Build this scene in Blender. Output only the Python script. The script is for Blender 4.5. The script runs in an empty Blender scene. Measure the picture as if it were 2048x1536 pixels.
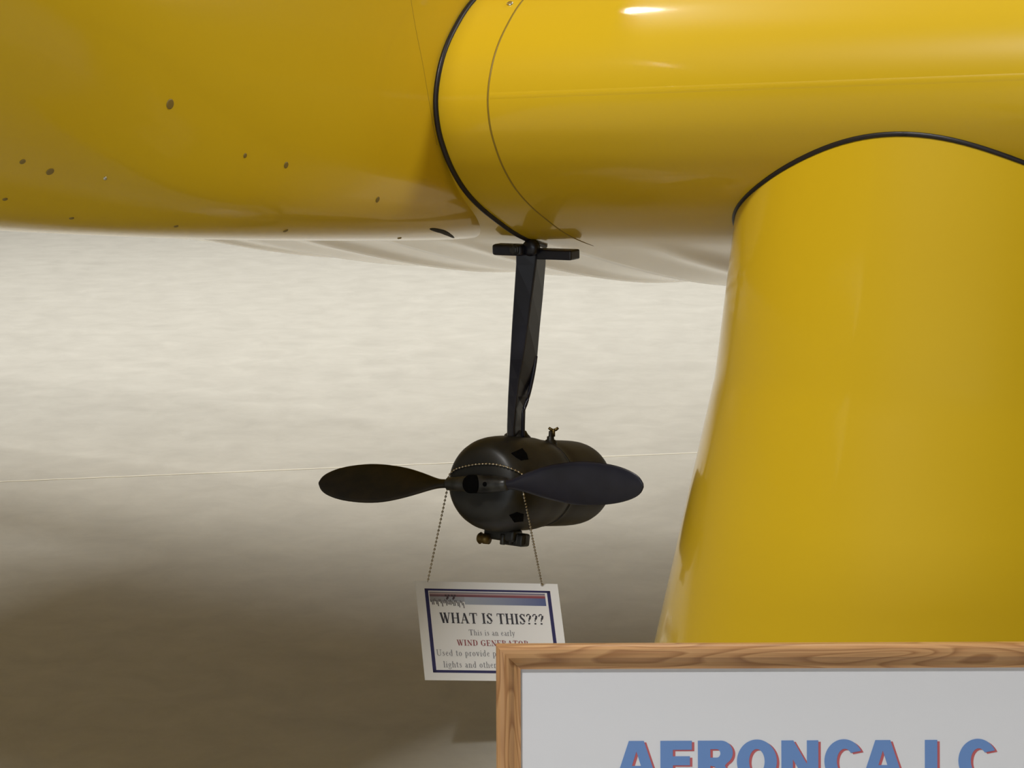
import bpy, bmesh, math, random
import numpy as np
from mathutils import Vector, Matrix
from mathutils.bvhtree import BVHTree
random.seed(7)
SC = bpy.context.scene
COL = SC.collection

# ------------------------------------------------------------------ camera
FPX, PITCH, HC = 4400.0, math.radians(10), 1.45
cam_d = bpy.data.cameras.new('camera'); cam = bpy.data.objects.new('camera', cam_d); COL.objects.link(cam)
cam_d.sensor_width = 36.0; cam_d.lens = 36.0 * FPX / 2048.0; cam_d.clip_start = 0.05; cam_d.clip_end = 200
cam.location = (0, 0, HC); cam.rotation_euler = (math.radians(90) - PITCH, 0, 0)
SC.camera = cam

# ------------------------------------------------------------------ light and exposure
SC.view_settings.view_transform = 'Standard'; SC.view_settings.look = 'None'
SC.view_settings.exposure = 0.0; SC.view_settings.gamma = 1.0; SC.view_settings.use_curve_mapping = False
SC.cycles.use_denoising = True
world = bpy.data.worlds.new('world'); SC.world = world; world.use_nodes = True
world.node_tree.nodes['Background'].inputs[0].default_value = (0.93, 0.97, 1.0, 1)
world.node_tree.nodes['Background'].inputs[1].default_value = 0.08

def area(name, loc, target, sx, sy, power, color=(1, 0.93, 0.8), spread=180):
    d = bpy.data.lights.new(name, 'AREA'); d.shape = 'RECTANGLE'; d.size = sx; d.size_y = sy
    d.energy = power; d.color = color; d.spread = math.radians(spread)
    o = bpy.data.objects.new(name, d); COL.objects.link(o); o.location = loc
    o.rotation_euler = (Vector(target) - Vector(loc)).to_track_quat('-Z', 'Y').to_euler()
    return o
area('ceiling_light_far', (0, 10.8, 5.6), (0, 10.8, 0), 11, 6.5, 820, (1, 0.975, 0.92), 180)
area('ceiling_light_front', (-2.0, 0.0, 5.9), (0.0, 3.4, 1.0), 0.9, 0.6, 235, (1, 0.98, 0.95))
area('ceiling_light_right', (4.7, 3.1, 5.8), (0.5, 3.4, 1.4), 1.6, 1.2, 150, (1, 0.965, 0.90))
area('ceiling_light_strip', (-1.5, 5.95, 5.9), (-1.5, 5.95, 0), 0.34, 0.32, 40, (1, 0.975, 0.92))
area('back_fill_light', (0, 18.7, 3.4), (0, 5, 0.5), 13, 2.2, 26, (0.95, 0.97, 1.0))  # added cool fill, low from the back, lifts the floor under the wing
area('front_fill_light', (-1.0, -6.7, 1.9), (0, 3.5, 1.0), 13, 1.6, 200, (0.88, 0.94, 1.0))  # added unseen fill behind the camera for the card, board and trouser

# ------------------------------------------------------------------ frames of reference
cp, sp_ = math.cos(PITCH), math.sin(PITCH)
CAM = Vector((0, 0, HC)); FW = Vector((0, cp, -sp_)); UP = Vector((0, sp_, cp)); RT = Vector((1, 0, 0))
def ray(px, py): return RT * ((px - 1024) / FPX) + UP * ((768 - py) / FPX) + FW
def at(px, py, Y):
    d = ray(px, py); return CAM + d * (Y / d.y)
PHI, AL = math.radians(28), math.radians(6.5)
O = at(1065, 500, 4.25)                       # foot of the generator mast on the belly
F0 = Vector((-math.sin(PHI), -math.cos(PHI), 0)); W = Vector((math.cos(PHI), -math.sin(PHI), 0)); Z = Vector((0, 0, 1))
F = F0 * math.cos(AL) + Z * math.sin(AL); U = -F0 * math.sin(AL) + Z * math.cos(AL)
def A(x, s, z): return O + F * x + W * s + U * z      # aircraft coordinates: forward, to its left wing, up

# ------------------------------------------------------------------ materials
def mat(name, col, rough=0.5, metal=0.0, spec=0.5, coat=0.0, coat_r=0.03):
    m = bpy.data.materials.new(name); m.use_nodes = True
    b = m.node_tree.nodes['Principled BSDF']
    b.inputs['Base Color'].default_value = (*col, 1); b.inputs['Roughness'].default_value = rough
    b.inputs['Metallic'].default_value = metal; b.inputs['Specular IOR Level'].default_value = spec
    b.inputs['Coat Weight'].default_value = coat; b.inputs['Coat Roughness'].default_value = coat_r
    return m
def noise_mix(m, c1, c2, scale=(1, 1, 1), nscale=5, detail=4, lo=0.35, hi=0.65, bump=0.0, coord='Object', distort=0.0):
    nt = m.node_tree; b = nt.nodes['Principled BSDF']
    tc = nt.nodes.new('ShaderNodeTexCoord'); mp = nt.nodes.new('ShaderNodeMapping'); mp.inputs['Scale'].default_value = scale
    n = nt.nodes.new('ShaderNodeTexNoise'); n.inputs['Scale'].default_value = nscale; n.inputs['Detail'].default_value = detail
    n.inputs['Distortion'].default_value = distort
    r = nt.nodes.new('ShaderNodeValToRGB'); r.color_ramp.elements[0].position = lo; r.color_ramp.elements[1].position = hi
    r.color_ramp.elements[0].color = (*c1, 1); r.color_ramp.elements[1].color = (*c2, 1)
    nt.links.new(tc.outputs[coord], mp.inputs[0]); nt.links.new(mp.outputs[0], n.inputs[0])
    nt.links.new(n.outputs[0], r.inputs[0]); nt.links.new(r.outputs[0], b.inputs['Base Color'])
    if bump:
        bp = nt.nodes.new('ShaderNodeBump'); bp.inputs['Strength'].default_value = bump; bp.inputs['Distance'].default_value = 0.01
        nt.links.new(n.outputs[0], bp.inputs['Height']); nt.links.new(bp.outputs[0], b.inputs['Normal'])
    return n, r
YEL = mat('yellow_paint', (0.74, 0.47, 0.012), 0.35, 0, 0.2, 0.85, 0.085)
YEL.node_tree.nodes['Principled BSDF'].inputs['Coat IOR'].default_value = 1.38
noise_mix(YEL, (0.70, 0.455, 0.013), (0.72, 0.48, 0.016), nscale=1.5, detail=2)
SEAL = mat('seal_rubber', (0.012, 0.008, 0.008), 0.45)
SEAM = mat('seam_line', (0.28, 0.18, 0.012), 0.5)  # olive-brown tone of the panel seams
SCREW = mat('painted_fastener', (0.26, 0.18, 0.04), 0.5, 0.2)
DARKHOLE = mat('dark_opening', (0.02, 0.014, 0.004), 0.7)
STEEL = mat('bright_screw', (0.7, 0.68, 0.6), 0.25, 1.0)
BLK = mat('black_enamel', (0.012, 0.012, 0.011), 0.42, 0.0, 0.5)
noise_mix(BLK, (0.009, 0.009, 0.008), (0.022, 0.021, 0.018), nscale=18, detail=5, bump=0.05)
BLUBLK = mat('blue_black_enamel', (0.010, 0.010, 0.019), 0.3)
noise_mix(BLUBLK, (0.008, 0.008, 0.015), (0.016, 0.016, 0.027), nscale=14, detail=4)
HUB = mat('worn_hub_metal', (0.035, 0.035, 0.035), 0.38, 0.6)
noise_mix(HUB, (0.02, 0.02, 0.02), (0.085, 0.085, 0.08), nscale=30, detail=5)
BLADE = mat('blade_varnish', (0.02, 0.015, 0.008), 0.4)
noise_mix(BLADE, (0.012, 0.010, 0.006), (0.028, 0.019, 0.009), scale=(1, 6, 6), nscale=8)
BRASS = mat('old_brass', (0.16, 0.11, 0.035), 0.4, 0.8)
CHAIN = mat('ball_chain_metal', (0.55, 0.49, 0.38), 0.3, 1.0)
PAPER = mat('laminated_paper', (0.92, 0.92, 0.92), 0.35, 0, 0.5, 0.3, 0.1)
NAVY = mat('navy_ink', (0.028, 0.027, 0.12), 0.5)
INK = mat('grey_ink', (0.045, 0.045, 0.06), 0.6)
INKL = mat('light_grey_ink', (0.26, 0.26, 0.28), 0.6)
REDI = mat('red_ink', (0.33, 0.10, 0.11), 0.6)
BOARD = mat('sign_board_white', (0.76, 0.77, 0.81), 0.5)
BLUE = mat('blue_lettering', (0.14, 0.27, 0.58), 0.5)
RED = mat('red_letter_shadow', (0.52, 0.11, 0.12), 0.5)
FLOORM = mat('polished_concrete', (0.5, 0.47, 0.4), 0.38, 0, 0.5)
WALLM = mat('hangar_wall', (0.30, 0.28, 0.24), 0.8)
CEILM = mat('hangar_ceiling', (0.35, 0.33, 0.29), 0.9)

# ------------------------------------------------------------------ helpers
def obj(name, bm, m, parent=None, smooth=True, kind=None):
    me = bpy.data.meshes.new(name); bm.normal_update(); bm.to_mesh(me); bm.free()
    if smooth:
        for p in me.polygons: p.use_smooth = True
    o = bpy.data.objects.new(name, me); COL.objects.link(o); me.materials.append(m)
    if parent is not None:
        o.parent = parent; o.matrix_parent_inverse = Matrix.Translation(-parent_world(parent))
    if kind: o['kind'] = kind
    return o
def parent_world(p):
    if p.type != 'EMPTY': return Vector((0, 0, 0))     # meshes carry world coordinates
    v = Vector(p.location)
    while p.parent is not None: p = p.parent; v = v + Vector(p.location)
    return v
def thing(name, label, cat, loc, group=None):
    o = bpy.data.objects.new(name, None); COL.objects.link(o); o.location = loc; o.empty_display_size = 0.1
    o['label'] = label; o['category'] = cat
    if group: o['group'] = group
    return o
def grid(rows, close_u=False, close_v=False, bm=None):
    bm = bm or bmesh.new()
    vs = [[bm.verts.new(p) for p in r] for r in rows]
    nu, nv = len(vs), len(vs[0])
    for i in range(nu if close_u else nu - 1):
        for j in range(nv if close_v else nv - 1):
            a, b, c, d = vs[i][j], vs[(i + 1) % nu][j], vs[(i + 1) % nu][(j + 1) % nv], vs[i][(j + 1) % nv]
            bm.faces.new((a, b, c, d))
    return bm, vs
def tube(bm, pts, r, n=8, cap=True, flat=1.0, nrm=None):
    """round tube along pts; r number or list; with nrm (list) the cross-section is flattened along the normal"""
    pts = [Vector(p) for p in pts]; rows = []
    for i, p in enumerate(pts):
        t = (pts[min(i + 1, len(pts) - 1)] - pts[max(i - 1, 0)]).normalized()
        if nrm is not None: nn = (nrm[i] - t * nrm[i].dot(t)).normalized()
        else:
            ref = Vector((0, 0, 1)) if abs(t.z) < 0.9 else Vector((0, 1, 0))
            nn = (ref - t * ref.dot(t)).normalized()
        bb = t.cross(nn); ri = r[i] if isinstance(r, (list, tuple)) else r
        rows.append([p + (nn * math.cos(a) * flat + bb * math.sin(a)) * ri for a in [2 * math.pi * k / n for k in range(n)]])
    _, vs = grid(rows, close_v=True, bm=bm)
    if cap: bm.faces.new(vs[0]); bm.faces.new(list(reversed(vs[-1])))
    return bm
def lathe(bm, o, ax, prof, n=48):
    """prof: (t along ax, r)"""
    ax = ax.normalized(); ref = Vector((0, 0, 1)) if abs(ax.z) < 0.9 else Vector((1, 0, 0))
    e1 = (ref - ax * ref.dot(ax)).normalized(); e2 = ax.cross(e1)
    rows = [[o + ax * t + (e1 * math.cos(a) + e2 * math.sin(a)) * max(r, 1e-5) for a in [2 * math.pi * k / n for k in range(n)]] for t, r in prof]
    _, vs = grid(rows, close_v=True, bm=bm)
    bm.faces.new(vs[0]); bm.faces.new(list(reversed(vs[-1])))
    return bm
def box(bm, o, ex, ey, ez, bev=0.0):
    """box centred at o with half-axis vectors"""
    v = [bm.verts.new(o + ex * a + ey * b + ez * c) for a in (-1, 1) for b in (-1, 1) for c in (-1, 1)]
    fs = [bm.faces.new([v[i] for i in q]) for q in ((0, 1, 3, 2), (4, 6, 7, 5), (0, 4, 5, 1), (2, 3, 7, 6), (0, 2, 6, 4), (1, 5, 7, 3))]
    if bev:
        es = list({e for f in fs for e in f.edges}); bmesh.ops.bevel(bm, geom=es, offset=bev, segments=3, profile=0.5, affect='EDGES')
    return bm
def smooth_pts(pts, k=3):
    """Catmull-Rom through pts"""
    out = []; n = len(pts)
    V = [np.array(p, float) for p in pts]
    for i in range(n - 1):
        p0 = V[max(i - 1, 0)]; p1 = V[i]; p2 = V[i + 1]; p3 = V[min(i + 2, n - 1)]
        for j in range(k):
            t = j / k
            out.append(0.5 * ((2 * p1) + (-p0 + p2) * t + (2 * p0 - 5 * p1 + 4 * p2 - p3) * t * t + (-p0 + 3 * p1 - 3 * p2 + p3) * t ** 3))
    out.append(V[-1]); return [tuple(float(q) for q in p) for p in out]

# ------------------------------------------------------------------ room shell
def plane(name, pts, m):
    bm = bmesh.new(); bm.faces.new([bm.verts.new(p) for p in pts]); return obj(name, bm, m, smooth=False, kind='structure')
X0, X1, Y0, Y1, ZC = -11, 11, -7, 19, 6.2
def slab(name, lo, hi, m):
    lo, hi = Vector(lo), Vector(hi); c = (lo + hi) / 2; h = (hi - lo) / 2
    bm = bmesh.new(); box(bm, c, Vector((h.x, 0, 0)), Vector((0, h.y, 0)), Vector((0, 0, h.z)))
    return obj(name, bm, m, smooth=False, kind='structure')
fl = slab('floor', (X0, Y0, -0.1), (X1, Y1, 0), FLOORM)
nt = FLOORM.node_tree
n, r = noise_mix(FLOORM, (0.435, 0.42, 0.378), (0.53, 0.515, 0.468), scale=(1, 1, 1), nscale=6.0, detail=9, lo=0.3, hi=0.68, bump=0.0, distort=0.4)
n.inputs['Roughness'].default_value = 0.7
slab('wall_back', (X0, Y1, 0), (X1, Y1 + 0.2, ZC), WALLM)
slab('wall_front', (X0, Y0 - 0.2, 0), (X1, Y0, ZC), WALLM)
slab('wall_left', (X0 - 0.2, Y0, 0), (X0, Y1, ZC), WALLM)
slab('wall_right', (X1, Y0, 0), (X1 + 0.2, Y1, ZC), WALLM)
slab('ceiling', (X0, Y0, ZC), (X1, Y1, ZC + 0.2), CEILM)
def floor_at(px, py):
    d = ray(px, py); return CAM + d * (-HC / d.z)
ja, jb = floor_at(-200, 972), floor_at(1700, 893)
jd = (jb - ja).normalized(); jn = Vector((-jd.y, jd.x, 0))
JOINT = mat('joint_filler', (0.78, 0.75, 0.66), 0.4)
bm = bmesh.new(); a_, b_ = ja - jd * 4, jb + jd * 4
box(bm, (a_ + b_) / 2 + Vector((0, 0, 0.0005)), (b_ - a_) / 2, jn * 0.005, Vector((0, 0, 0.0006)))
obj('trim_1', bm, JOINT, smooth=False, kind='structure')

# ------------------------------------------------------------------ aeroplane
plane_t = thing('airplane', 'glossy yellow low-wing airplane filling the top and right of the picture', 'airplane', A(0, -0.42, 0) - Vector((0, 0, 0.96)))
DI = math.tan(math.radians(3))
def dih(s): return max(s, 0) * DI + max(-0.85 - s, 0) * DI
CH = 1.25
low = smooth_pts([(-CH, -0.062), (-0.95, -0.066), (-0.6, -0.048), (-0.2, -0.008), (0.034, 0.021), (0.18, 0.061), (0.271, 0.097), (0.331, 0.135), (0.371, 0.174), (0.399, 0.216), (0.411, 0.268),
                  (0.396, 0.331), (0.357, 0.388), (0.29, 0.448), (0.16, 0.52), (-0.02, 0.565), (-0.3, 0.56), (-0.8, 0.38), (-CH - 0.25, 0.05), (-CH - 0.12, -0.03), (-CH, -0.062)], 5)
def wing_rows(svals):
    rows = []
    for s in svals:
        row = []
        for x, z in low[:-1]:
            dz = 0
            if z < 0.02 and x < 0.0:
                k = min(1, -x / 0.25)
                u = ((s - 0.03) / 0.44) % 1.0
                dz = -0.010 * k * (1 - u) ** 1.5 + 0.004 * k - 0.010 * k * math.exp(-((u - 0.5) / 0.10) ** 2)
            row.append(A(x, s, z + dz + dih(s)))
        rows.append(row)
    return rows
sv = [-3.2 + 0.022 * i for i in range(int(6.4 / 0.022) + 1)]
bm, vs = grid(wing_rows(sv), close_v=True)
bm.faces.new(vs[0]); bm.faces.new(list(reversed(vs[-1])))
bmesh.ops.recalc_face_normals(bm, faces=bm.faces)
bw = BVHTree.FromBMesh(bm)
wing = obj('wing', bm, YEL, plane_t)

# fuselage loft: x, centre s, half width, bottom z, top z, exponent
ST = [(-4.6, -0.42, 0.06, 0.62, 0.78, 2.0), (-3, -0.4772, 0.2772, 0.36, 0.98, 2.4), (-1.5, -0.5188, 0.4788, 0.10, 1.22, 3.2), (-0.6, -0.52868, 0.52668, 0.03, 1.34, 6.0), (0, -0.5292, 0.5292, 0.008, 1.25, 8.0),
      (0.45, -0.52972, 0.53172, 0.0, 1.1, 9.0), (0.9, -0.5318, 0.5418, -0.005, 1.0, 7.5), (1.3, -0.5318, 0.5418, 0.0, 1.02, 4.3), (1.7, -0.5292, 0.5292, 0.02, 1.0, 2.6), (2, -0.5214, 0.4914, 0.05, 0.96, 2.0), (2.15, -0.5058, 0.4158, 0.11, 0.84, 2.0), (2.2, -0.4772, 0.2772, 0.22, 0.73, 2.0)]
st = smooth_pts(ST, 8)
rows = []
for x, sc, a, zb, zt, n in st:
    row = []
    for k in range(96):
        th = 2 * math.pi * k / 96; c, s_ = math.cos(th), math.sin(th)
        px_ = math.copysign(abs(c) ** (2 / n), c) * a; pz = math.copysign(abs(s_) ** (2 / n), s_) * (zt - zb) / 2
        row.append(A(x, sc + px_, (zt + zb) / 2 + pz))
    rows.append(row)
bm, vs = grid(rows, close_v=True); bm.faces.new(vs[0]); bm.faces.new(list(reversed(vs[-1])))
bmesh.ops.recalc_face_normals(bm, faces=bm.faces)
bf = BVHTree.FromBMesh(bm)
obj('fuselage', bm, YEL, plane_t)

def hit(px, py, trees):
    d = ray(px, py).normalized(); best = None
    for t in trees:
        loc, nrm, idx, dist = t.ray_cast(CAM, d)
        if loc is not None and (best is None or dist < best[2]): best = (loc, nrm if nrm.dot(d) < 0 else -nrm, dist)
    return best
def surf_line(name, pts, r, m, trees, parent, flat=0.35, n=8):
    P_, N_ = [], []
    for p in pts:
        h = hit(p[0], p[1], trees)
        if h: P_.append(h[0]); N_.append(h[1])
    bm = bmesh.new(); tube(bm, P_, r, n, True, flat, N_); return obj(name, bm, m, parent)

# wing root seal and the seam beside it follow the wing section
front = [(x, z) for x, z in low if (x > -0.05 and z < 0.56)]
def prof_line(s, r, off, name, m, zlo=-1, zhi=9, flat=0.5, rr=None):
    pts, nr = [], []
    pr = [p for p in front if zlo <= p[1] <= zhi]
    for i, (x, z) in enumerate(pr):
        a_, b_ = pr[max(i - 1, 0)], pr[min(i + 1, len(pr) - 1)]
        tx, tz = b_[0] - a_[0], b_[1] - a_[1]; l = math.hypot(tx, tz); nx, nz = tz / l, -tx / l
        pts.append(A(x + nx * off, s, z + nz * off + dih(s))); nr.append(F * nx + U * nz)
    bm = bmesh.new(); tube(bm, pts, r, 10, True, flat, nr); return obj(name, bm, m, plane_t)
prof_line(0.004, 0.0052, 0.001, 'wing_root_seal', SEAL, flat=0.9)
prof_line(0.108, 0.0019, 0.0, 'panel_seam', SEAM)
# leading-edge tape, a slightly raised strip
bm = bmesh.new(); rws = []
for s in [0.112 + 0.05 * i for i in range(60)]:
    rws.append([A(0.4095, s, 0.255 + dih(s)), A(0.4112, s, 0.2585 + dih(s)), A(0.4114, s, 0.268 + dih(s)), A(0.4105, s, 0.2695 + dih(s))])
grid(rws, bm=bm); obj('leading_edge_tape', bm, YEL, plane_t)

# gear trouser: teardrop column with its top cut to the wing
def trouser_section(zl, th):
    """zl = local height (negative below), th angle 0 = nose"""
    d = max(0.0, 0.25 - zl)
    e_ = 0.10 * max(0.0, d - 0.45); a = 0.33 + 0.10 * d + e_; c = 0.37 + 0.05 * d + e_; xc = 0.045 + 0.02 * d; scn = 0.84 + 0.0 * d
    cs, sn = math.cos(th), math.sin(th)
    if cs >= 0: return xc + a * cs, scn + c * sn
    return xc + (0.85 + 0.2 * d) * cs, scn + c * sn * (1 - 0.35 * cs * cs)
def wing_z(x, s):
    # lower surface height of the wing at x
    best = None
    for (xa, za), (xb, zb) in zip(low, low[1:]):
        if za > 0.268 or zb > 0.27: continue
        if min(xa, xb) <= x <= max(xa, xb) and abs(xb - xa) > 1e-9:
            z = za + (zb - za) * (x - xa) / (xb - xa)
            if best is None or z < best: best = z
    return (0.268 if best is None else best) + dih(s)
NT = 128; rings = []; top = []
for k in range(NT):
    th = 2 * math.pi * k / NT; z = 0.1
    for _ in range(12):
        x, s = trouser_section(z, th); z = 0.5 * z + 0.5 * wing_z(x, s)
    top.append(z)
zbot = -0.80
for i in range(41):
    f_ = i / 40
    row = []
    for k in range(NT):
        th = 2 * math.pi * k / NT; z = top[k] + (zbot - top[k]) * f_
        x, s = trouser_section(z, th)
        if f_ > 0.9:
            q = 1 - ((f_ - 0.9) / 0.1) ** 2 * 0.25; x = 0.045 + (x - 0.045) * q; s = 0.84 + (s - 0.84) * q
        row.append(A(x, s, z))
    rings.append(row)
bm, vs = grid(rings, close_v=True); bm.faces.new(list(reversed(vs[-1])))
bmesh.ops.recalc_face_normals(bm, faces=bm.faces)
bt = BVHTree.FromBMesh(bm)
obj('landing_gear_trouser', bm, YEL, plane_t)
pts = [A(*trouser_section(top[k], 2 * math.pi * k / NT), top[k]) for k in range(NT)]
bm = bmesh.new(); tube(bm, pts + [pts[0], pts[1]], 0.0048, 8, False); obj('trouser_seal', bm, SEAL, plane_t)
# wheel standing on the floor under the trouser
wc = A(0.0, 0.84, -0.75); wc.z = 0.2
TYRE = mat('tyre_rubber', (0.02, 0.02, 0.02), 0.8)
bm = bmesh.new()
lathe(bm, wc, W, [(-0.08, 0.10), (-0.085, 0.15), (-0.06, 0.19), (0, 0.2), (0.06, 0.19), (0.085, 0.15), (0.08, 0.10)], 48)
obj('wheel', bm, TYRE, plane_t)

# panel seam on the fuselage, fasteners, opening
TR = [bf, bw, bt]
surf_line('panel_seam', smooth_pts([(812, -60), (822, 0), (832, 60), (845, 125), (856, 190), (866, 250), (874, 290)], 4), 0.0006, SEAM, [bf], plane_t)
def disc_at(name, px, py, r, m, parent, h=0.0015, stretch=1.0, tilt=0.0, n=20):
    q = hit(px, py, TR)
    if not q: return None
    p, nr, _ = q
    e1 = Vector((1, 0, 0)); e1 = (e1 - nr * e1.dot(nr)).normalized(); e2 = nr.cross(e1)
    e1, e2 = e1 * math.cos(tilt) + e2 * math.sin(tilt), e2 * math.cos(tilt) - e1 * math.sin(tilt)
    rows = [[p + nr * hh + (e1 * math.cos(a) * stretch + e2 * math.sin(a)) * rr for a in [2 * math.pi * k / n for k in range(n)]] for hh, rr in ((-0.001, r), (h * 0.6, r), (h, r * 0.8), (h * 0.6, r * 0.25))]
    bm, vs = grid(rows, close_v=True); bm.faces.new(list(reversed(vs[-1])))
    bmesh.ops.recalc_face_normals(bm, faces=bm.faces)
    return obj(name, bm, m, parent)
for x, y, r in ((340, 208, 10), (572, 330, 7), (490, 311, 5), (755, 399, 7), (100, 343, 8), (45, 323, 6), (10, 398, 5), (143, 436, 5), (352, 452, 5), (571, 461, 6), (799, 476, 5)):
    disc_at('fastener', x, y, r * 0.00075, SCREW, plane_t)
disc_at('screw', 1020, 8, 0.006, STEEL, plane_t, 0.003)
disc_at('screw', 210, 356, 0.003, STEEL, plane_t, 0.002)
surf_line('drain_opening', smooth_pts([(860, 457), (872, 460), (886, 464), (898, 470), (908, 476)], 3), [0.0012, 0.003, 0.0045, 0.0052, 0.0056, 0.0058, 0.0058, 0.0056, 0.0052, 0.0046, 0.0038, 0.0028, 0.0012], DARKHOLE, TR, plane_t, 0.3)

# ------------------------------------------------------------------ wind generator
PG, PA = math.radians(31), math.radians(10.5)
g0 = Vector((-math.sin(PG), -math.cos(PG), 0)); GW = Vector((math.cos(PG), -math.sin(PG), 0))
GF = g0 * math.cos(PA) + Z * math.sin(PA); GU = -g0 * math.sin(PA) + Z * math.cos(PA)
GC = at(1041, 967, 4.23)
gen = thing('wind_generator', 'black wind-driven generator with two-blade propeller hanging under the yellow belly', 'wind generator', A(0, 0, 0))
bm = bmesh.new()
prof = smooth_pts([(0.156, 0.0001), (0.156, 0.038), (0.153, 0.060), (0.144, 0.0755), (0.116, 0.089), (0.070, 0.0935), (0.02, 0.0925), (-0.025, 0.0915), (-0.055, 0.0865), (-0.080, 0.0845), (-0.11, 0.0865), (-0.19, 0.0865), (-0.228, 0.081), (-0.254, 0.066), (-0.270, 0.042), (-0.275, 0.0001)], 3)
lathe(bm, GC, GF, prof, 72); bmesh.ops.recalc_face_normals(bm, faces=bm.faces)
bg = BVHTree.FromBMesh(bm)
housing = obj('housing', bm, BLK, gen)
def patch(name, cen_px, quad, m, parent, lift=0.0012):
    P_ = []
    for q in quad:
        h = hit(q[0], q[1], [bg]);
        if h: P_.append(h[0] + h[1] * lift)
    h = hit(cen_px[0], cen_px[1], [bg]); c = h[0] + h[1] * lift
    bm = bmesh.new(); vc = bm.verts.new(c); v = [bm.verts.new(p) for p in P_]
    for i in range(len(v)): bm.faces.new((vc, v[i], v[(i + 1) % len(v)]))
    ext = bmesh.ops.extrude_face_region(bm, geom=bm.faces[:])
    for e in ext['geom']:
        if isinstance(e, bmesh.types.BMVert): e.co -= h[1] * (lift + 0.002)
    bmesh.ops.recalc_face_normals(bm, faces=bm.faces)
    return obj(name, bm, m, parent, smooth=False)
HOLE = mat('vent_hole_black', (0.001, 0.001, 0.001), 0.9, 0, 0.1)
patch('vent_opening', (1040, 911), [(1022, 907), (1031, 903), (1044, 897), (1053, 908), (1056, 919), (1042, 921), (1032, 915)], HOLE, housing)
patch('vent_opening', (1030, 1036), [(1018, 1030), (1034, 1024), (1047, 1028), (1046, 1042), (1028, 1044)], HOLE, housing)
# front rim ring
bm = bmesh.new(); lathe(bm, GC, GF, [(0.052, 0.088), (0.052, 0.0926), (0.046, 0.0932), (0.040, 0.0926), (0.040, 0.088)], 72); obj('housing_band', bm, BLK, gen)
bm = bmesh.new(); lathe(bm, GC, GF, [(-0.060, 0.082), (-0.060, 0.0868), (-0.066, 0.0872), (-0.070, 0.0862), (-0.070, 0.08)], 72); obj('housing_band', bm, BLK, gen)
# mast: tapered strut with a broad front face and a darker side face swept back
MR = [(500, 1032, 1074, 1092), (530, 1032, 1071, 1091), (590, 1028, 1063, 1086), (650, 1024, 1055, 1080), (719, 1020, 1045, 1074), (757, 1018, 1038, 1068), (793, 1016, 1033, 1060), (820, 1015, 1030, 1051), (853, 1014, 1027, 1050), (885, 1014, 1027, 1050)]
rows = []
for y, xl, xs, xr in MR:
    Yc = 4.235
    rows.append([at(xl, y, Yc + 0.004), at(xl + 0.8, y, Yc), at(xs - 2.5, y, Yc - 0.012), at(xs, y, Yc - 0.0145), at(xs + 2, y, Yc - 0.012), at(xr, y, Yc + 0.028), at(xr - 0.5, y, Yc + 0.034), at(xr - 4, y, Yc + 0.036), at(xl + 3, y, Yc + 0.014)])
bm, vs = grid(rows, close_v=True); bm.faces.new(vs[0]); bm.faces.new(list(reversed(vs[-1])))
bmesh.ops.recalc_face_normals(bm, faces=bm.faces)
mast = obj('mast', bm, BLUBLK, gen, smooth=False)
cpts = [at(1072, 712, 4.262), at(1068, 740, 4.258), at(1061, 775, 4.25), at(1053, 805, 4.24), at(1047, 822, 4.232), at(1046, 850, 4.232), at(1046, 875, 4.232)]
bm = bmesh.new(); tube(bm, smooth_pts([tuple(p) for p in cpts], 4), 0.0036, 10); obj('conduit', bm, BLUBLK, gen)
bm = bmesh.new(); lathe(bm, GC + GU * 0.085 - GW * 0.018 - GF * 0.002, GU, [(0, 0.028), (0.008, 0.026), (0.013, 0.020), (0.019, 0.016)], 32); obj('mast_foot', bm, BLK, gen)
# bracket bar against the belly
bx = (GW * 1.0 + Z * 0.03).normalized(); by = bx.cross(Z).normalized(); bz = by.cross(bx).normalized()
if bz.z < 0: bz = -bz
bm = bmesh.new(); bc = at(1105, 508, 4.225); box(bm, bc, bx * 0.051, by * 0.018, bz * 0.0095, 0.003); obj('mount_bar', bm, BLUBLK, gen, smooth=False)
bm = bmesh.new(); bc = at(1021, 499, 4.235); box(bm, bc, bx * 0.034, by * 0.016, bz * 0.011, 0.006); obj('mount_clamp', bm, BLUBLK, gen, smooth=False)
bm = bmesh.new(); lathe(bm, at(1030, 499, 4.212), -by if by.y > 0 else by, [(0, 0.011), (0.004, 0.011), (0.006, 0.008), (0.008, 0.008), (0.009, 0.006)], 6); obj('bolt', bm, HUB, gen, smooth=False)
bm = bmesh.new(); lathe(bm, at(1060, 496, 4.215), -by if by.y > 0 else by, [(-0.012, 0.016), (0.002, 0.016), (0.006, 0.010)], 20); obj('mount_boss', bm, BLUBLK, gen)
# terminal stud with wing nut on the top
def g(t, u, w): return GC + GF * t + GU * u + GW * w
tb = at(1101, 884, 4.30)
bm = bmesh.new(); lathe(bm, tb + Z * -0.008, Z, [(0, 0.014), (0.008, 0.013), (0.012, 0.010), (0.013, 0.0075), (0.019, 0.007), (0.02, 0.004), (0.03, 0.0035)], 20); term = obj('terminal_post', bm, BLK, gen)
bm = bmesh.new(); c = at(1107, 861, 4.30)
for sgn in (-1, 1): tube(bm, [c, c + RT * 0.005 * sgn + Z * 0.002, c + RT * 0.0095 * sgn + Z * 0.0055], [0.003, 0.0032, 0.0026], 8)
tube(bm, [c - Z * 0.012, c + Z * 0.003], 0.0035, 10); obj('wing_nut', bm, BRASS, term)
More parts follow.
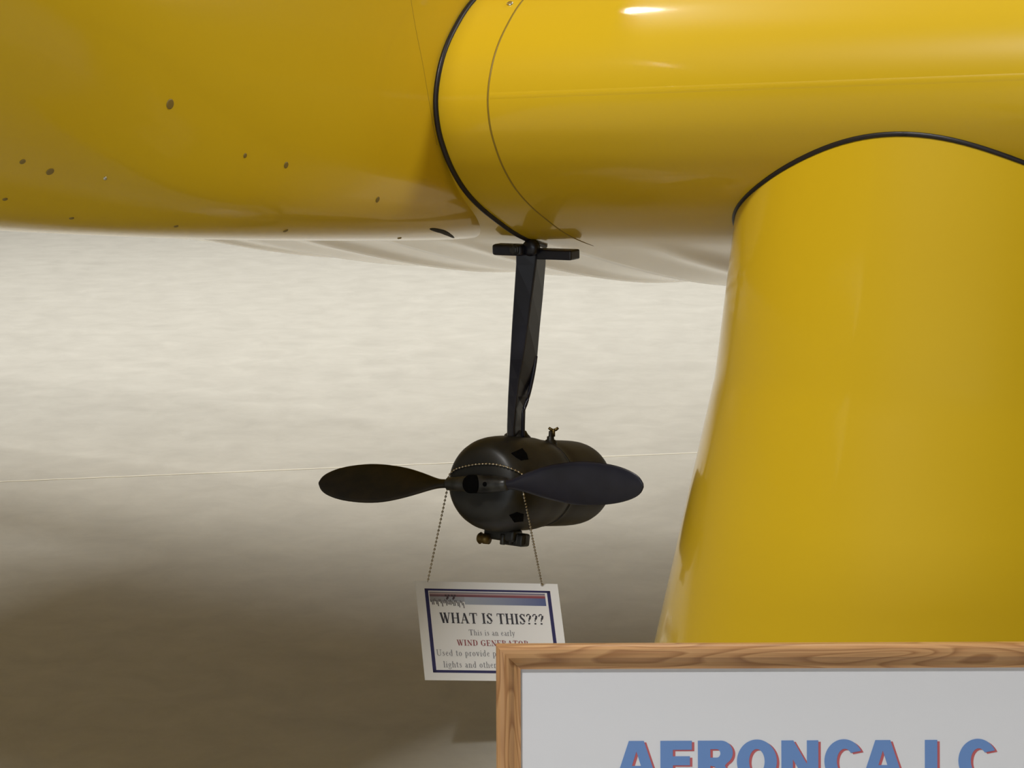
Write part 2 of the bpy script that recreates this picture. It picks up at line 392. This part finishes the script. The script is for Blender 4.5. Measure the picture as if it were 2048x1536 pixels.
# clamps under the housing
bm = bmesh.new(); box(bm, at(1006, 1068, 4.17), GW * 0.035, GF * 0.018, GU * 0.012, 0.006); ck = obj('clamp_block', bm, BLK, gen)
bm = bmesh.new(); lathe(bm, at(968, 1077, 4.165) + GW * 0.012, -GW, [(0, 0.010), (0.012, 0.0105), (0.016, 0.009), (0.02, 0.012), (0.024, 0.009)], 18); obj('clamp_screw', bm, BRASS, ck)
bm = bmesh.new(); box(bm, at(1030, 1078, 4.165), GW * 0.026, GF * 0.016, GU * 0.0125, 0.005); obj('clamp_block', bm, BLK, gen)
for x in (1006, 1021, 1035, 1047):
    bm = bmesh.new(); lathe(bm, at(x, 1078, 4.15) - GU * 0.011, GU, [(0, 0.0045), (0.001, 0.0055), (0.019, 0.0055), (0.021, 0.004)], 14); obj('clamp_rib', bm, HUB, gen)

# propeller
PC = GC + GF * 0.169
RO = math.radians(6.1); GW0, GU0 = GW.copy(), GU.copy()
GW, GU = GW0 * math.cos(RO) + GU0 * math.sin(RO), GU0 * math.cos(RO) - GW0 * math.sin(RO)
prop = bpy.data.objects.new('propeller', None); COL.objects.link(prop); prop.parent = gen; prop.location = PC - Vector(gen.location)
bm = bmesh.new(); lathe(bm, PC + GW * -0.066, GW, [(0, 0.0085), (0.004, 0.0125), (0.02, 0.0135), (0.045, 0.016), (0.085, 0.018), (0.108, 0.016), (0.125, 0.0135), (0.134, 0.0125), (0.138, 0.0085)], 28); obj('hub', bm, HUB, prop)
hc = PC + GF * 0.012
bm = bmesh.new(); lathe(bm, hc, GF, [(-0.02, 0.0175), (0.008, 0.0175), (0.0105, 0.0155), (0.0107, 0.0001)], 36); obj('shaft_nut', bm, HOLE, prop)
bm = bmesh.new(); lathe(bm, PC + GW * 0.030 + GF * 0.0165, GF, [(-0.004, 0.0045), (0.001, 0.0045), (0.0012, 0.003)], 16); obj('hub_screw', bm, HOLE, prop)
def blade(sgn):
    # r along span: (r, half chord up, half chord down, thickness, pitch)
    T = [(0.055, 0.0095, 0.0095, 0.0085, 50), (0.075, 0.0095, 0.0105, 0.008, 45), (0.092, 0.014, 0.014, 0.007, 38), (0.12, 0.023, 0.022, 0.0062, 31), (0.155, 0.032, 0.031, 0.0055, 26), (0.195, 0.0375, 0.038, 0.005, 22),
         (0.235, 0.039, 0.0395, 0.0045, 19), (0.275, 0.0355, 0.0365, 0.004, 17), (0.305, 0.0295, 0.031, 0.0035, 15), (0.328, 0.021, 0.023, 0.003, 14), (0.341, 0.0125, 0.014, 0.0025, 14), (0.347, 0.003, 0.004, 0.002, 14)]
    T = smooth_pts(T, 3); rows = []
    for r_, hu, hd, th, pi_ in T:
        a = math.radians(pi_) * 0.75 * (1 if sgn > 0 else -1)
        cu = GU * math.cos(a) + GF * math.sin(a); cn = GF * math.cos(a) - GU * math.sin(a)
        row = []
        for k in range(20):
            t = 2 * math.pi * k / 20; c, s_ = math.cos(t), math.sin(t)
            row.append(PC + GW * r_ * sgn * (1.03 if sgn > 0 else 1.05) + cu * (c * (hu * (1.14 if sgn > 0 else 1) if c > 0 else hd)) + cn * (s_ * th * (1 if s_ > 0 else 0.4)) + cn * 0)
        rows.append(row)
    bm, vs = grid(rows, close_v=True); bm.faces.new(vs[0]); bm.faces.new(list(reversed(vs[-1])))
    bmesh.ops.recalc_face_normals(bm, faces=bm.faces)
    return obj('blade', bm, BLADE if sgn < 0 else BLUBLK, prop)
bl = blade(-1); br = blade(1)
bl['label'] = 'dark brown blade'; br['label'] = 'blue-black blade'

# ------------------------------------------------------------------ information card and its chain
pc = at(978, 1264, 4.12)
d0 = (pc - CAM).dot(FW)
P00 = CAM + ray(830, 1162) * d0                       # upper left corner of the card
eu = (CAM + ray(1115, 1168) * (d0 + 0.059)) - P00     # width vector: the right side hangs a little farther away
ev = P00 - (CAM + ray(850, 1360) * (d0 - 0.084))      # height vector: the foot swings towards the viewer
def card(u, v, h=0.0):                # u,v in 0..1 from the upper left corner, v downwards
    return P00 + eu * u - ev * v + cn_ * h
cn_ = eu.cross(ev).normalized()
if cn_.dot(FW) > 0: cn_ = -cn_
cardt = thing('information_card', 'white laminated card titled WHAT IS THIS??? hanging by a chain from the generator', 'sign', card(0.5, 1))
bm = bmesh.new(); box(bm, card(0.5, 0.5, -0.0006), eu / 2, ev / 2, cn_ * 0.0006); sheet = obj('sheet', bm, PAPER, cardt, smooth=False)
def rect(bm, u0, v0, u1, v1, h=0.0003, f=card, skew=0):
    v = [bm.verts.new(f(a, b, h)) for a, b in ((u0, v0), (u1, v0), (u1 + skew, v1), (u0 + skew, v1))]; bm.faces.new(v)
bm = bmesh.new(); bu, bv, wu, wv = 0.060, 0.075, 0.024, 0.026
rect(bm, bu, bv, 1 - bu, bv + wv * 0.8); rect(bm, bu, 1 - bv - wv, 1 - bu, 1 - bv); rect(bm, bu, bv, bu + wu, 1 - bv); rect(bm, 1 - bu - wu, bv, 1 - bu, 1 - bv)
obj('border', bm, NAVY, sheet, smooth=False)
# banner: thin red and grey stripes over a band that fades from grey-blue to blue
bn = mat('banner_print', (0.2, 0.25, 0.4), 0.5)
nt = bn.node_tree; b = nt.nodes['Principled BSDF']; va = nt.nodes.new('ShaderNodeVertexColor'); va.layer_name = 'ink'; nt.links.new(va.outputs[0], b.inputs['Base Color'])
bm = bmesh.new(); cl = bm.loops.layers.float_color.new('ink')
def cq(u0, u1, v0, v1, c0, c1, h=0.0003):
    vs_ = [bm.verts.new(card(a, b_, h)) for a, b_ in ((u0, v0), (u1, v0), (u1, v1), (u0, v1))]; f_ = bm.faces.new(vs_)
    for l, c in zip(f_.loops, (c0, c1, c1, c0)): l[cl] = (*c, 1)
cq(0.09, 0.90, 0.105, 0.120, (0.30, 0.27, 0.30), (0.20, 0.19, 0.28))
cq(0.09, 0.90, 0.120, 0.133, (0.45, 0.33, 0.34), (0.45, 0.32, 0.33))
cq(0.09, 0.90, 0.133, 0.155, (0.18, 0.10, 0.12), (0.30, 0.07, 0.09))
cq(0.09, 0.33, 0.155, 0.205, (0.30, 0.29, 0.30), (0.36, 0.38, 0.44))
cq(0.33, 0.90, 0.155, 0.232, (0.42, 0.46, 0.54), (0.10, 0.13, 0.30))
obj('banner', bm, bn, sheet, smooth=False)
# crest beside the banner: a band of small script under two dark marks
bm = bmesh.new()
random.seed(3)
for i in range(24):
    u = 0.09 + i * 0.0098; y0 = 0.185 + 0.012 * math.sin(i * 1.7) + 0.0008 * i; hgt = 0.028 + 0.014 * ((i * 7) % 3)
    rect(bm, u, y0, u + 0.0068, y0 + hgt, 0.0005, card, 0.003)
obj('crest_script', bm, mat('crest_ink', (0.16, 0.15, 0.16), 0.6), sheet, smooth=False)
bm = bmesh.new()
for u in (0.195, 0.238):
    for du, dv, s_ in ((0, 0, 1), (0.012, 0.02, 1), (0.02, 0.0, 1), (0.008, 0.035, 0.8)):
        rect(bm, u + du, 0.133 + dv, u + du + 0.014 * s_, 0.133 + dv + 0.022 * s_, 0.0007)
obj('crest_mark', bm, mat('crest_mark_ink', (0.07, 0.05, 0.06), 0.6), sheet, smooth=False)

# serif stroke lettering for the card
T_, t_ = 0.15, 0.05
GL = {
 'W': (1.0, [(T_, (.12, 1), (.33, 0)), (t_, (.33, 0), (.5, .95)), (T_, (.47, 1), (.68, 0)), (t_, (.68, 0), (.9, 1)), (t_, (0, .98), (.25, .98)), (t_, (.36, .98), (.6, .98)), (t_, (.8, .98), (1, .98))]),
 'H': (.82, [(T_, (.17, 0), (.17, 1)), (T_, (.65, 0), (.65, 1)), (t_, (.17, .5), (.65, .5)), (t_, (.02, .02), (.32, .02)), (t_, (.5, .02), (.8, .02)), (t_, (.02, .98), (.32, .98)), (t_, (.5, .98), (.8, .98))]),
 'A': (.82, [(t_, (.12, 0), (.4, 1)), (T_, (.4, .98), (.66, 0)), (t_, (.2, .32), (.55, .32)), (t_, (0, .02), (.24, .02)), (t_, (.52, .02), (.82, .02))]),
 'T': (.74, [(T_, (.37, 0), (.37, 1)), (t_ * 1.3, (.03, .97), (.71, .97)), (t_, (.22, .02), (.52, .02)), (t_, (.04, .97), (.04, .74)), (t_, (.70, .97), (.70, .74))]),
 'I': (.42, [(T_, (.21, 0), (.21, 1)), (t_, (.04, .02), (.38, .02)), (t_, (.04, .98), (.38, .98))]),
 'S': (.6, [(t_ * 1.4, (.5, .8), (.42, .93), (.28, .98), (.15, .92)), (T_, (.13, .88), (.14, .68), (.42, .4), (.47, .2)), (t_ * 1.4, (.45, .12), (.3, .02), (.16, .06), (.07, .24)), (t_, (.51, 1), (.51, .74)), (t_, (.06, 0), (.06, .28))]),
 '?': (.54, [(t_ * 1.6, (.08, .76), (.12, .92), (.26, .99), (.38, .93)), (T_, (.42, .86), (.4, .66), (.3, .5)), (t_ * 1.4, (.3, .52), (.25, .38), (.25, .27)), (T_, (.25, 0), (.25, .14))]),
 'N': (.82, [(t_, (.17, 0), (.17, 1)), (T_, (.15, .98), (.65, .04)), (t_, (.67, 0), (.67, 1)), (t_, (.02, .02), (.32, .02)), (t_, (.54, .98), (.8, .98))]),
 'D': (.8, [(T_, (.19, 0), (.19, 1)), (t_, (.05, .98), (.4, .98), (.55, .92)), (T_, (.58, .88), (.66, .5), (.58, .12)), (t_, (.55, .08), (.4, .02), (.05, .02))]),
 'G': (.82, [(t_ * 1.3, (.66, .8), (.55, .95), (.4, .98), (.24, .9)), (T_, (.2, .85), (.13, .5), (.2, .15)), (t_ * 1.3, (.24, .08), (.42, .02), (.6, .08)), (T_, (.63, .04), (.63, .42)), (t_, (.48, .43), (.78, .43)), (t_, (.68, 1), (.68, .7))]),
 'E': (.7, [(T_, (.19, 0), (.19, 1)), (t_, (.04, .98), (.62, .98), (.62, .76)), (t_, (.04, .02), (.64, .02), (.66, .26)), (t_, (.19, .5), (.46, .5)), (t_, (.46, .64), (.46, .36))]),
 'R': (.8, [(T_, (.19, 0), (.19, 1)), (t_, (.04, .98), (.38, .98), (.5, .92)), (T_, (.53, .88), (.55, .72), (.5, .6)), (t_, (.48, .54), (.19, .5)), (T_, (.42, .5), (.68, .02)), (t_, (.04, .02), (.34, .02)), (t_, (.6, .02), (.8, .02))]),
 'O': (.82, [(T_, (.22, .86), (.14, .5), (.22, .14)), (t_, (.22, .14), (.4, .02), (.58, .14)), (T_, (.58, .14), (.66, .5), (.58, .86)), (t_, (.58, .86), (.4, .98), (.22, .86))]),
 'U': (.78, [(.1, (.17, 1), (.17, .3), (.24, .08)), (t_, (.24, .08), (.4, .02), (.56, .1), (.62, .3), (.62, 1)), (t_, (.02, .98), (.32, .98)), (t_, (.5, .98), (.76, .98))]),
 'h': (.55, [(.1, (.13, 0), (.13, 1)), (t_, (.13, .5), (.24, .63), (.35, .63)), (.1, (.4, .58), (.42, 0)), (t_, (.02, .02), (.24, .02)), (t_, (.32, .02), (.54, .02))]),
 'i': (.3, [(.1, (.15, 0), (.15, .65)), (t_, (.04, .02), (.28, .02)), (.1, (.15, .82), (.15, .92))]),
 's': (.42, [(t_, (.34, .52), (.2, .65), (.1, .58)), (.1, (.1, .52), (.3, .26), (.3, .12)), (t_, (.3, .08), (.18, .01), (.07, .14))]),
 'a': (.48, [(t_, (.1, .54), (.2, .65), (.3, .6)), (.1, (.33, .56), (.33, .05), (.44, .03)), (t_, (.33, .4), (.14, .3)), (.1, (.12, .26), (.12, .1)), (t_, (.14, .04), (.24, .03), (.33, .12))]),
 'n': (.55, [(.1, (.13, 0), (.13, .65)), (t_, (.13, .5), (.24, .63), (.35, .63)), (.1, (.4, .58), (.42, 0)), (t_, (.02, .02), (.24, .02)), (t_, (.32, .02), (.54, .02))]),
 'e': (.46, [(.1, (.13, .5), (.1, .32), (.14, .14)), (t_, (.14, .54), (.24, .65), (.34, .58), (.37, .4), (.1, .4)), (t_, (.14, .1), (.24, .01), (.38, .14))]),
 'r': (.38, [(.1, (.13, 0), (.13, .65)), (t_ * 1.3, (.13, .48), (.22, .62), (.33, .6)), (t_, (.02, .02), (.26, .02))]),
 'l': (.3, [(.1, (.15, 0), (.15, 1)), (t_, (.04, .02), (.28, .02)), (t_, (.04, .97), (.15, .97))]),
 'y': (.5, [(.1, (.1, .64), (.25, .05)), (t_, (.42, .64), (.2, -.25), (.06, -.24)), (t_, (.01, .64), (.2, .64)), (t_, (.32, .64), (.49, .64))]),
 'd': (.55, [(.1, (.4, 0), (.4, 1)), (t_, (.4, .55), (.28, .65), (.18, .6)), (.1, (.14, .54), (.1, .32), (.15, .1)), (t_, (.18, .04), (.3, .01), (.4, .12)), (t_, (.3, .97), (.4, .97))]),
 't': (.36, [(.1, (.16, .86), (.16, .12), (.22, .03)), (t_, (.03, .64), (.32, .64)), (t_, (.2, .03), (.33, .08))]),
 'o': (.52, [(.1, (.14, .54), (.1, .32), (.14, .12)), (t_, (.14, .12), (.25, .01), (.38, .12)), (.1, (.38, .12), (.42, .32), (.38, .54)), (t_, (.38, .54), (.26, .65), (.14, .54))]),
 'p': (.55, [(.1, (.13, -.28), (.13, .65)), (t_, (.13, .55), (.26, .65), (.36, .6)), (.1, (.4, .54), (.44, .32), (.39, .1)), (t_, (.36, .04), (.24, .01), (.13, .12)), (t_, (.03, -.27), (.26, -.27))]),
 'v': (.5, [(.1, (.1, .64), (.25, .03)), (t_, (.25, .03), (.41, .64)), (t_, (.01, .64), (.2, .64)), (t_, (.32, .64), (.49, .64))]),
 'w': (.74, [(.1, (.1, .64), (.23, .03)), (t_, (.23, .03), (.36, .62)), (.1, (.35, .64), (.49, .03)), (t_, (.49, .03), (.64, .64)), (t_, (.01, .64), (.2, .64)), (t_, (.55, .64), (.73, .64))]),
 'g': (.5, [(.09, (.13, .55), (.1, .42), (.14, .28)), (.09, (.34, .55), (.36, .42), (.33, .28)), (t_, (.13, .55), (.24, .65), (.34, .55), (.46, .62)), (t_, (.14, .28), (.24, .22), (.33, .28)), (t_, (.15, .26), (.1, .12), (.4, .02), (.42, -.14), (.25, -.28), (.07, -.2), (.06, -.08), (.16, .02))]),
 ' ': (.3, []),
}
def text_w(txt, track): return sum(GL[c][0] + track for c in txt) - track
def serif(name, txt, m, u_left, u_right, v_base, hcap, h=0.0005, bold=1.0):
    """fit txt between u_left and u_right; v_base baseline; hcap = cap height in v"""
    bm = bmesh.new(); tr = 0.04; sc = (u_right - u_left) / text_w(txt, tr); x = u_left; i_ = 0
    LU, LV = eu.length, ev.length
    for ch in txt:
        adv, strokes = GL[ch]
        for st_ in strokes:
            w, pts_ = st_[0] * bold, st_[1:]
            for (xa, ya), (xb, yb) in zip(pts_, pts_[1:]):
                # work in metres on the sheet
                a = Vector(((x + xa * sc) * LU, -(v_base - ya * hcap) * LV)); b_ = Vector(((x + xb * sc) * LU, -(v_base - yb * hcap) * LV))
                d = b_ - a; L = d.length
                if L < 1e-7: continue
                nn = Vector((-d.y, d.x)) / L * (w * 0.5 * hcap * LV); i_ += 1
                hh = h + (i_ % 4) * 0.00004
                q = [a + nn, b_ + nn, b_ - nn, a - nn]
                bm.faces.new([bm.verts.new(card(p.x / LU, -p.y / LV, hh)) for p in q])
        x += (adv + tr) * sc
    return obj(name, bm, m, sheet, smooth=False)
serif('title_lettering', 'WHAT IS THIS???', INK, 0.145, 0.872, 0.425, 0.105, bold=1.2)
serif('text_line', 'This is an early', INKL, 0.335, 0.655, 0.546, 0.058, bold=1.2)
serif('text_line', 'WIND GENERATOR', REDI, 0.245, 0.745, 0.651, 0.058, bold=1.3)
serif('text_line', 'Used to provide power', INKL, 0.095, 0.62, 0.757, 0.062, bold=1.2)
serif('text_line', 'lights and other', INKL, 0.135, 0.50, 0.872, 0.062, bold=1.2)

# ball chain: over the hub behind the propeller and down to the card
ga, gb = card(0.085, 0.012, 0.0025), card(0.885, 0.012, 0.0025)
arc_px = [(1045, 985), (1050, 968), (1048, 956), (1038, 946), (1020, 937), (1000, 931), (978, 928), (955, 929), (932, 933), (912, 940), (901, 952), (896, 968), (893, 985)]
arc = []
for x, y in arc_px:
    h = hit(x, y, [bg])
    p = (h[0] + h[1] * 0.003) if h else None
    arc.append((x, y, p))
ymin = min(p.y for _, _, p in arc if p is not None)
pts3 = []
for x, y, p in arc:
    pts3.append(p if p is not None else at(x, y, pts3[-1].y if pts3 else ymin + 0.02))
path = [gb, gb.lerp(pts3[0], 0.33), gb.lerp(pts3[0], 0.66)] + pts3 + [pts3[-1].lerp(ga, 0.5), ga]
path = [Vector(p) for p in smooth_pts([tuple(p) for p in path], 8)]
L = [0]
for a_, b_ in zip(path, path[1:]): L.append(L[-1] + (b_ - a_).length)
bm = bmesh.new(); pitch_b = 0.0076; d = 0; i = 0
while d < L[-1]:
    while i < len(L) - 2 and L[i + 1] < d: i += 1
    t = (d - L[i]) / max(L[i + 1] - L[i], 1e-9); p = path[i].lerp(path[i + 1], t)
    bmesh.ops.create_icosphere(bm, subdivisions=1, radius=0.0027, matrix=Matrix.Translation(p)); d += pitch_b
tube(bm, path, 0.0008, 5)
ch = obj('ball_chain', bm, CHAIN); ch['label'] = 'thin ball chain looped over the propeller hub, holding up the white card'; ch['category'] = 'chain'

# ------------------------------------------------------------------ framed display sign
KS = 2.8 / FPX * 1.0
SO = CAM + ray(992, 1289) * 2.8            # upper left outer corner; the plane is parallel to the image, leaning back
roll = math.radians(-0.2)
SX = (RT * math.cos(roll) - UP * math.sin(roll)); SY = (RT * math.sin(roll) + UP * math.cos(roll)); SN = -FW
def sg(x, y, h=0.0): return SO + SX * (x * KS) - SY * (y * KS) + SN * h      # x right, y down in picture pixels
SWD, SHT, FRW = 1262.0, 860.0, 49.0
sign = thing('framed_sign', 'oak framed white display sign with blue AERONCA LC lettering, at lower right', 'sign', sg(SWD / 2, SHT, 0))
bm = bmesh.new(); c = sg(SWD / 2, SHT / 2, -0.004); box(bm, c, SX * (SWD / 2 - 20) * KS, SY * (SHT / 2 - 20) * KS, SN * 0.003); board = obj('board', bm, BOARD, sign, smooth=False)
def oak(name, along):
    m = mat(name, (0.45, 0.24, 0.10), 0.42, 0, 0.35, 0.12, 0.15); nt = m.node_tree; b = nt.nodes['Principled BSDF']
    tc = nt.nodes.new('ShaderNodeTexCoord'); mp = nt.nodes.new('ShaderNodeMapping')
    nt.links.new(tc.outputs['UV'], mp.inputs[0]); mp.inputs['Scale'].default_value = (4.2, 36, 1)
    mp.inputs['Location'].default_value = (0.3, 0.8, 0) if along == 'x' else (3.0, 1.9, 0)
    n1 = nt.nodes.new('ShaderNodeTexNoise'); n1.inputs['Scale'].default_value = 1.0; n1.inputs['Detail'].default_value = 1.0; n1.inputs['Distortion'].default_value = 0.3
    nt.links.new(mp.outputs[0], n1.inputs[0])
    ml = nt.nodes.new('ShaderNodeMath'); ml.operation = 'MULTIPLY'; ml.inputs[1].default_value = 9.0; nt.links.new(n1.outputs[0], ml.inputs[0])
    fr = nt.nodes.new('ShaderNodeMath'); fr.operation = 'FRACT'; nt.links.new(ml.outputs[0], fr.inputs[0])
    r = nt.nodes.new('ShaderNodeValToRGB'); els = r.color_ramp.elements
    els[0].position = 0.0; els[0].color = (0.66, 0.37, 0.16, 1); els[1].position = 0.55; els[1].color = (0.60, 0.32, 0.135, 1)
    e = els.new(0.86); e.color = (0.42, 0.20, 0.075, 1); e = els.new(1.0); e.color = (0.63, 0.35, 0.15, 1)
    nt.links.new(fr.outputs[0], r.inputs[0])
    mp2 = nt.nodes.new('ShaderNodeMapping'); mp2.inputs['Scale'].default_value = (18, 900, 1); nt.links.new(tc.outputs['UV'], mp2.inputs[0])
    n2 = nt.nodes.new('ShaderNodeTexNoise'); n2.inputs['Scale'].default_value = 1.0; n2.inputs['Detail'].default_value = 2; nt.links.new(mp2.outputs[0], n2.inputs[0])
    mx = nt.nodes.new('ShaderNodeMix'); mx.data_type = 'RGBA'; mx.blend_type = 'MULTIPLY'; mx.inputs[0].default_value = 0.35
    nt.links.new(r.outputs[0], mx.inputs[6]); nt.links.new(n2.outputs[0], mx.inputs[7]); nt.links.new(mx.outputs[2], b.inputs['Base Color'])
    return m
OAKX, OAKY = oak('oak_rail', 'x'), oak('oak_stile', 'y')
# rail profile: distance from the outer edge (px) and height (m)
FP = [(0, -0.012), (0, 0.006), (3, 0.0105), (8, 0.013), (16, 0.0135), (25, 0.0125), (30, 0.0095), (36, 0.005), (43, 0.0032), (49, 0.0028), (49, -0.002)]
def rail(ca, cb, na, m):
    """mitred rail between outer corners ca and cb (px), na = inward direction px"""
    bm = bmesh.new(); uv = bm.loops.layers.uv.new('grain')
    dx = Vector((cb[0] - ca[0], cb[1] - ca[1])); Ln = dx.length; dx /= Ln
    rows = []; uvs = []
    for q, hh in FP:
        r0, u0 = [], []
        for i in range(2):
            s_ = q if i == 0 else Ln - q
            x = ca[0] + dx.x * s_ + na[0] * q; y = ca[1] + dx.y * s_ + na[1] * q
            r0.append(sg(x, y, hh)); u0.append((s_ * KS, q * KS + hh * 0.4))
        rows.append(r0); uvs.append(u0)
    vs_ = [[bm.verts.new(p) for p in r0] for r0 in rows]
    for i in range(len(rows) - 1):
        f_ = bm.faces.new((vs_[i][0], vs_[i][1], vs_[i + 1][1], vs_[i + 1][0]))
        for l, w in zip(f_.loops, (uvs[i][0], uvs[i][1], uvs[i + 1][1], uvs[i + 1][0])): l[uv].uv = w
    for j in (0, 1): bm.faces.new([v[j] for v in vs_])
    bmesh.ops.recalc_face_normals(bm, faces=bm.faces)
    return obj('frame_rail', bm, m, sign, smooth=False)
rail((0, 0), (SWD, 0), (0, 1), OAKX); rail((0, SHT), (0, 0), (1, 0), OAKY)
rail((SWD, 0), (SWD, SHT), (-1, 0), OAKY); rail((SWD, SHT), (0, SHT), (0, -1), OAKX)
# two rear legs of the stand
for x in (260, 1000):
    bm = bmesh.new(); p0 = sg(x, 500, -0.014); p1 = Vector((p0.x, p0.y + 0.35, 0.008)); tube(bm, [p0, p1], 0.008, 8); obj('rear_leg', bm, BLK, sign)
for x in (160, 1100):
    bm = bmesh.new(); p0 = sg(x, SHT - 30, -0.012); p1 = Vector((p0.x, p0.y - 0.01, 0.008)); tube(bm, [p0, p1], 0.008, 8); obj('front_leg', bm, BLK, sign)

# block lettering of the sign, cap height H px
H = 84.0; SW_ = 25.0
def ell(cx, cy, rx, ry, n=48, a0=0, a1=360): return [(cx + rx * math.cos(math.radians(a0 + (a1 - a0) * i / n)), cy + ry * math.sin(math.radians(a0 + (a1 - a0) * i / n))) for i in range(n + (0 if abs(a1 - a0) == 360 else 1))]
def gl_A(w): return [[(w / 2 - 15, 0), (w / 2 + 15, 0), (w, H), (w - 27, H), (w - 32, H - 15), (32, H - 15), (27, H), (0, H)], [(w / 2, 21), (w / 2 + 9, 50), (w / 2 - 9, 50)]]
def gl_E(w): return [[(0, 0), (w, 0), (w, 18), (SW_, 18), (SW_, 31), (w - 4, 31), (w - 4, 49), (SW_, 49), (SW_, 65), (w + 2, 65), (w + 2, H), (0, H)]]
def gl_R(w): return [[(0, 0), (44, 0)] + ell(46, 24, 24, 24, 16, -90, 60) + [(54, 50), (60, 60), (w + 2, H), (w - 26, H), (34, 52), (SW_, 50), (SW_, H), (0, H)], [(SW_, 17), (SW_, 34)] + ell(38, 25.5, 7, 8.5, 10, 90, -90)]
def gl_O(w): return [ell(w / 2, H / 2, w / 2, H / 2 + 2, 64), ell(w / 2, H / 2, w / 2 - SW_ + 0.5, H / 2 - 17, 48)]
def gl_N(w): return [[(0, 0), (24, 0), (w - 23, 47), (w - 23, 0), (w, 0), (w, H), (w - 24, H), (23, 38), (23, H), (0, H)]]
def gl_C(w):
    out = ell(w / 2 + 1, H / 2, w / 2 + 1, H / 2 + 2, 44, -28, -332); inn = ell(w / 2 + 3, H / 2, w / 2 - SW_ + 3, H / 2 - 17, 36, -318, -42)
    return [out + inn]
def gl_L(w): return [[(0, 0), (SW_, 0), (SW_, 64), (w, 64), (w, H), (0, H)]]
def glyph(name, loops, ox, oy, m, h, th):
    cu = bpy.data.curves.new(name, 'CURVE'); cu.dimensions = '2D'; cu.fill_mode = 'BOTH'; cu.extrude = 0
    for lp in loops:
        sp = cu.splines.new('POLY'); sp.points.add(len(lp) - 1); sp.use_cyclic_u = True
        for p, q in zip(sp.points, lp): p.co = (q[0] + ox, -(q[1] + oy), 0, 1)
    tmp = bpy.data.objects.new('tmp', cu); me = tmp.to_mesh()
    bm = bmesh.new(); bm.from_mesh(me); tmp.to_mesh_clear(); bpy.data.objects.remove(tmp); bpy.data.curves.remove(cu)
    for v in bm.verts: v.co = sg(v.co.x, -v.co.y, h)
    ext = bmesh.ops.extrude_face_region(bm, geom=bm.faces[:])
    for e in ext['geom']:
        if isinstance(e, bmesh.types.BMVert): e.co += SN * th
    bmesh.ops.recalc_face_normals(bm, faces=bm.faces)
    return obj(name, bm, m, board, smooth=False)
ty = 1483 - 1289
for fn, x0, w in ((gl_A, 1229, 86), (gl_E, 1320, 63), (gl_R, 1395, 72), (gl_O, 1473, 80), (gl_N, 1562, 74), (gl_C, 1648, 76), (gl_A, 1722, 86), (gl_L, 1849, 60), (gl_C, 1916, 76)):
    lp = fn(w)
    glyph('letter_shadow', lp, x0 - 992 + 5, ty + 3, RED, -0.0009, 0.0002)
    glyph('letter', lp, x0 - 992, ty, BLUE, -0.0006, 0.0003)
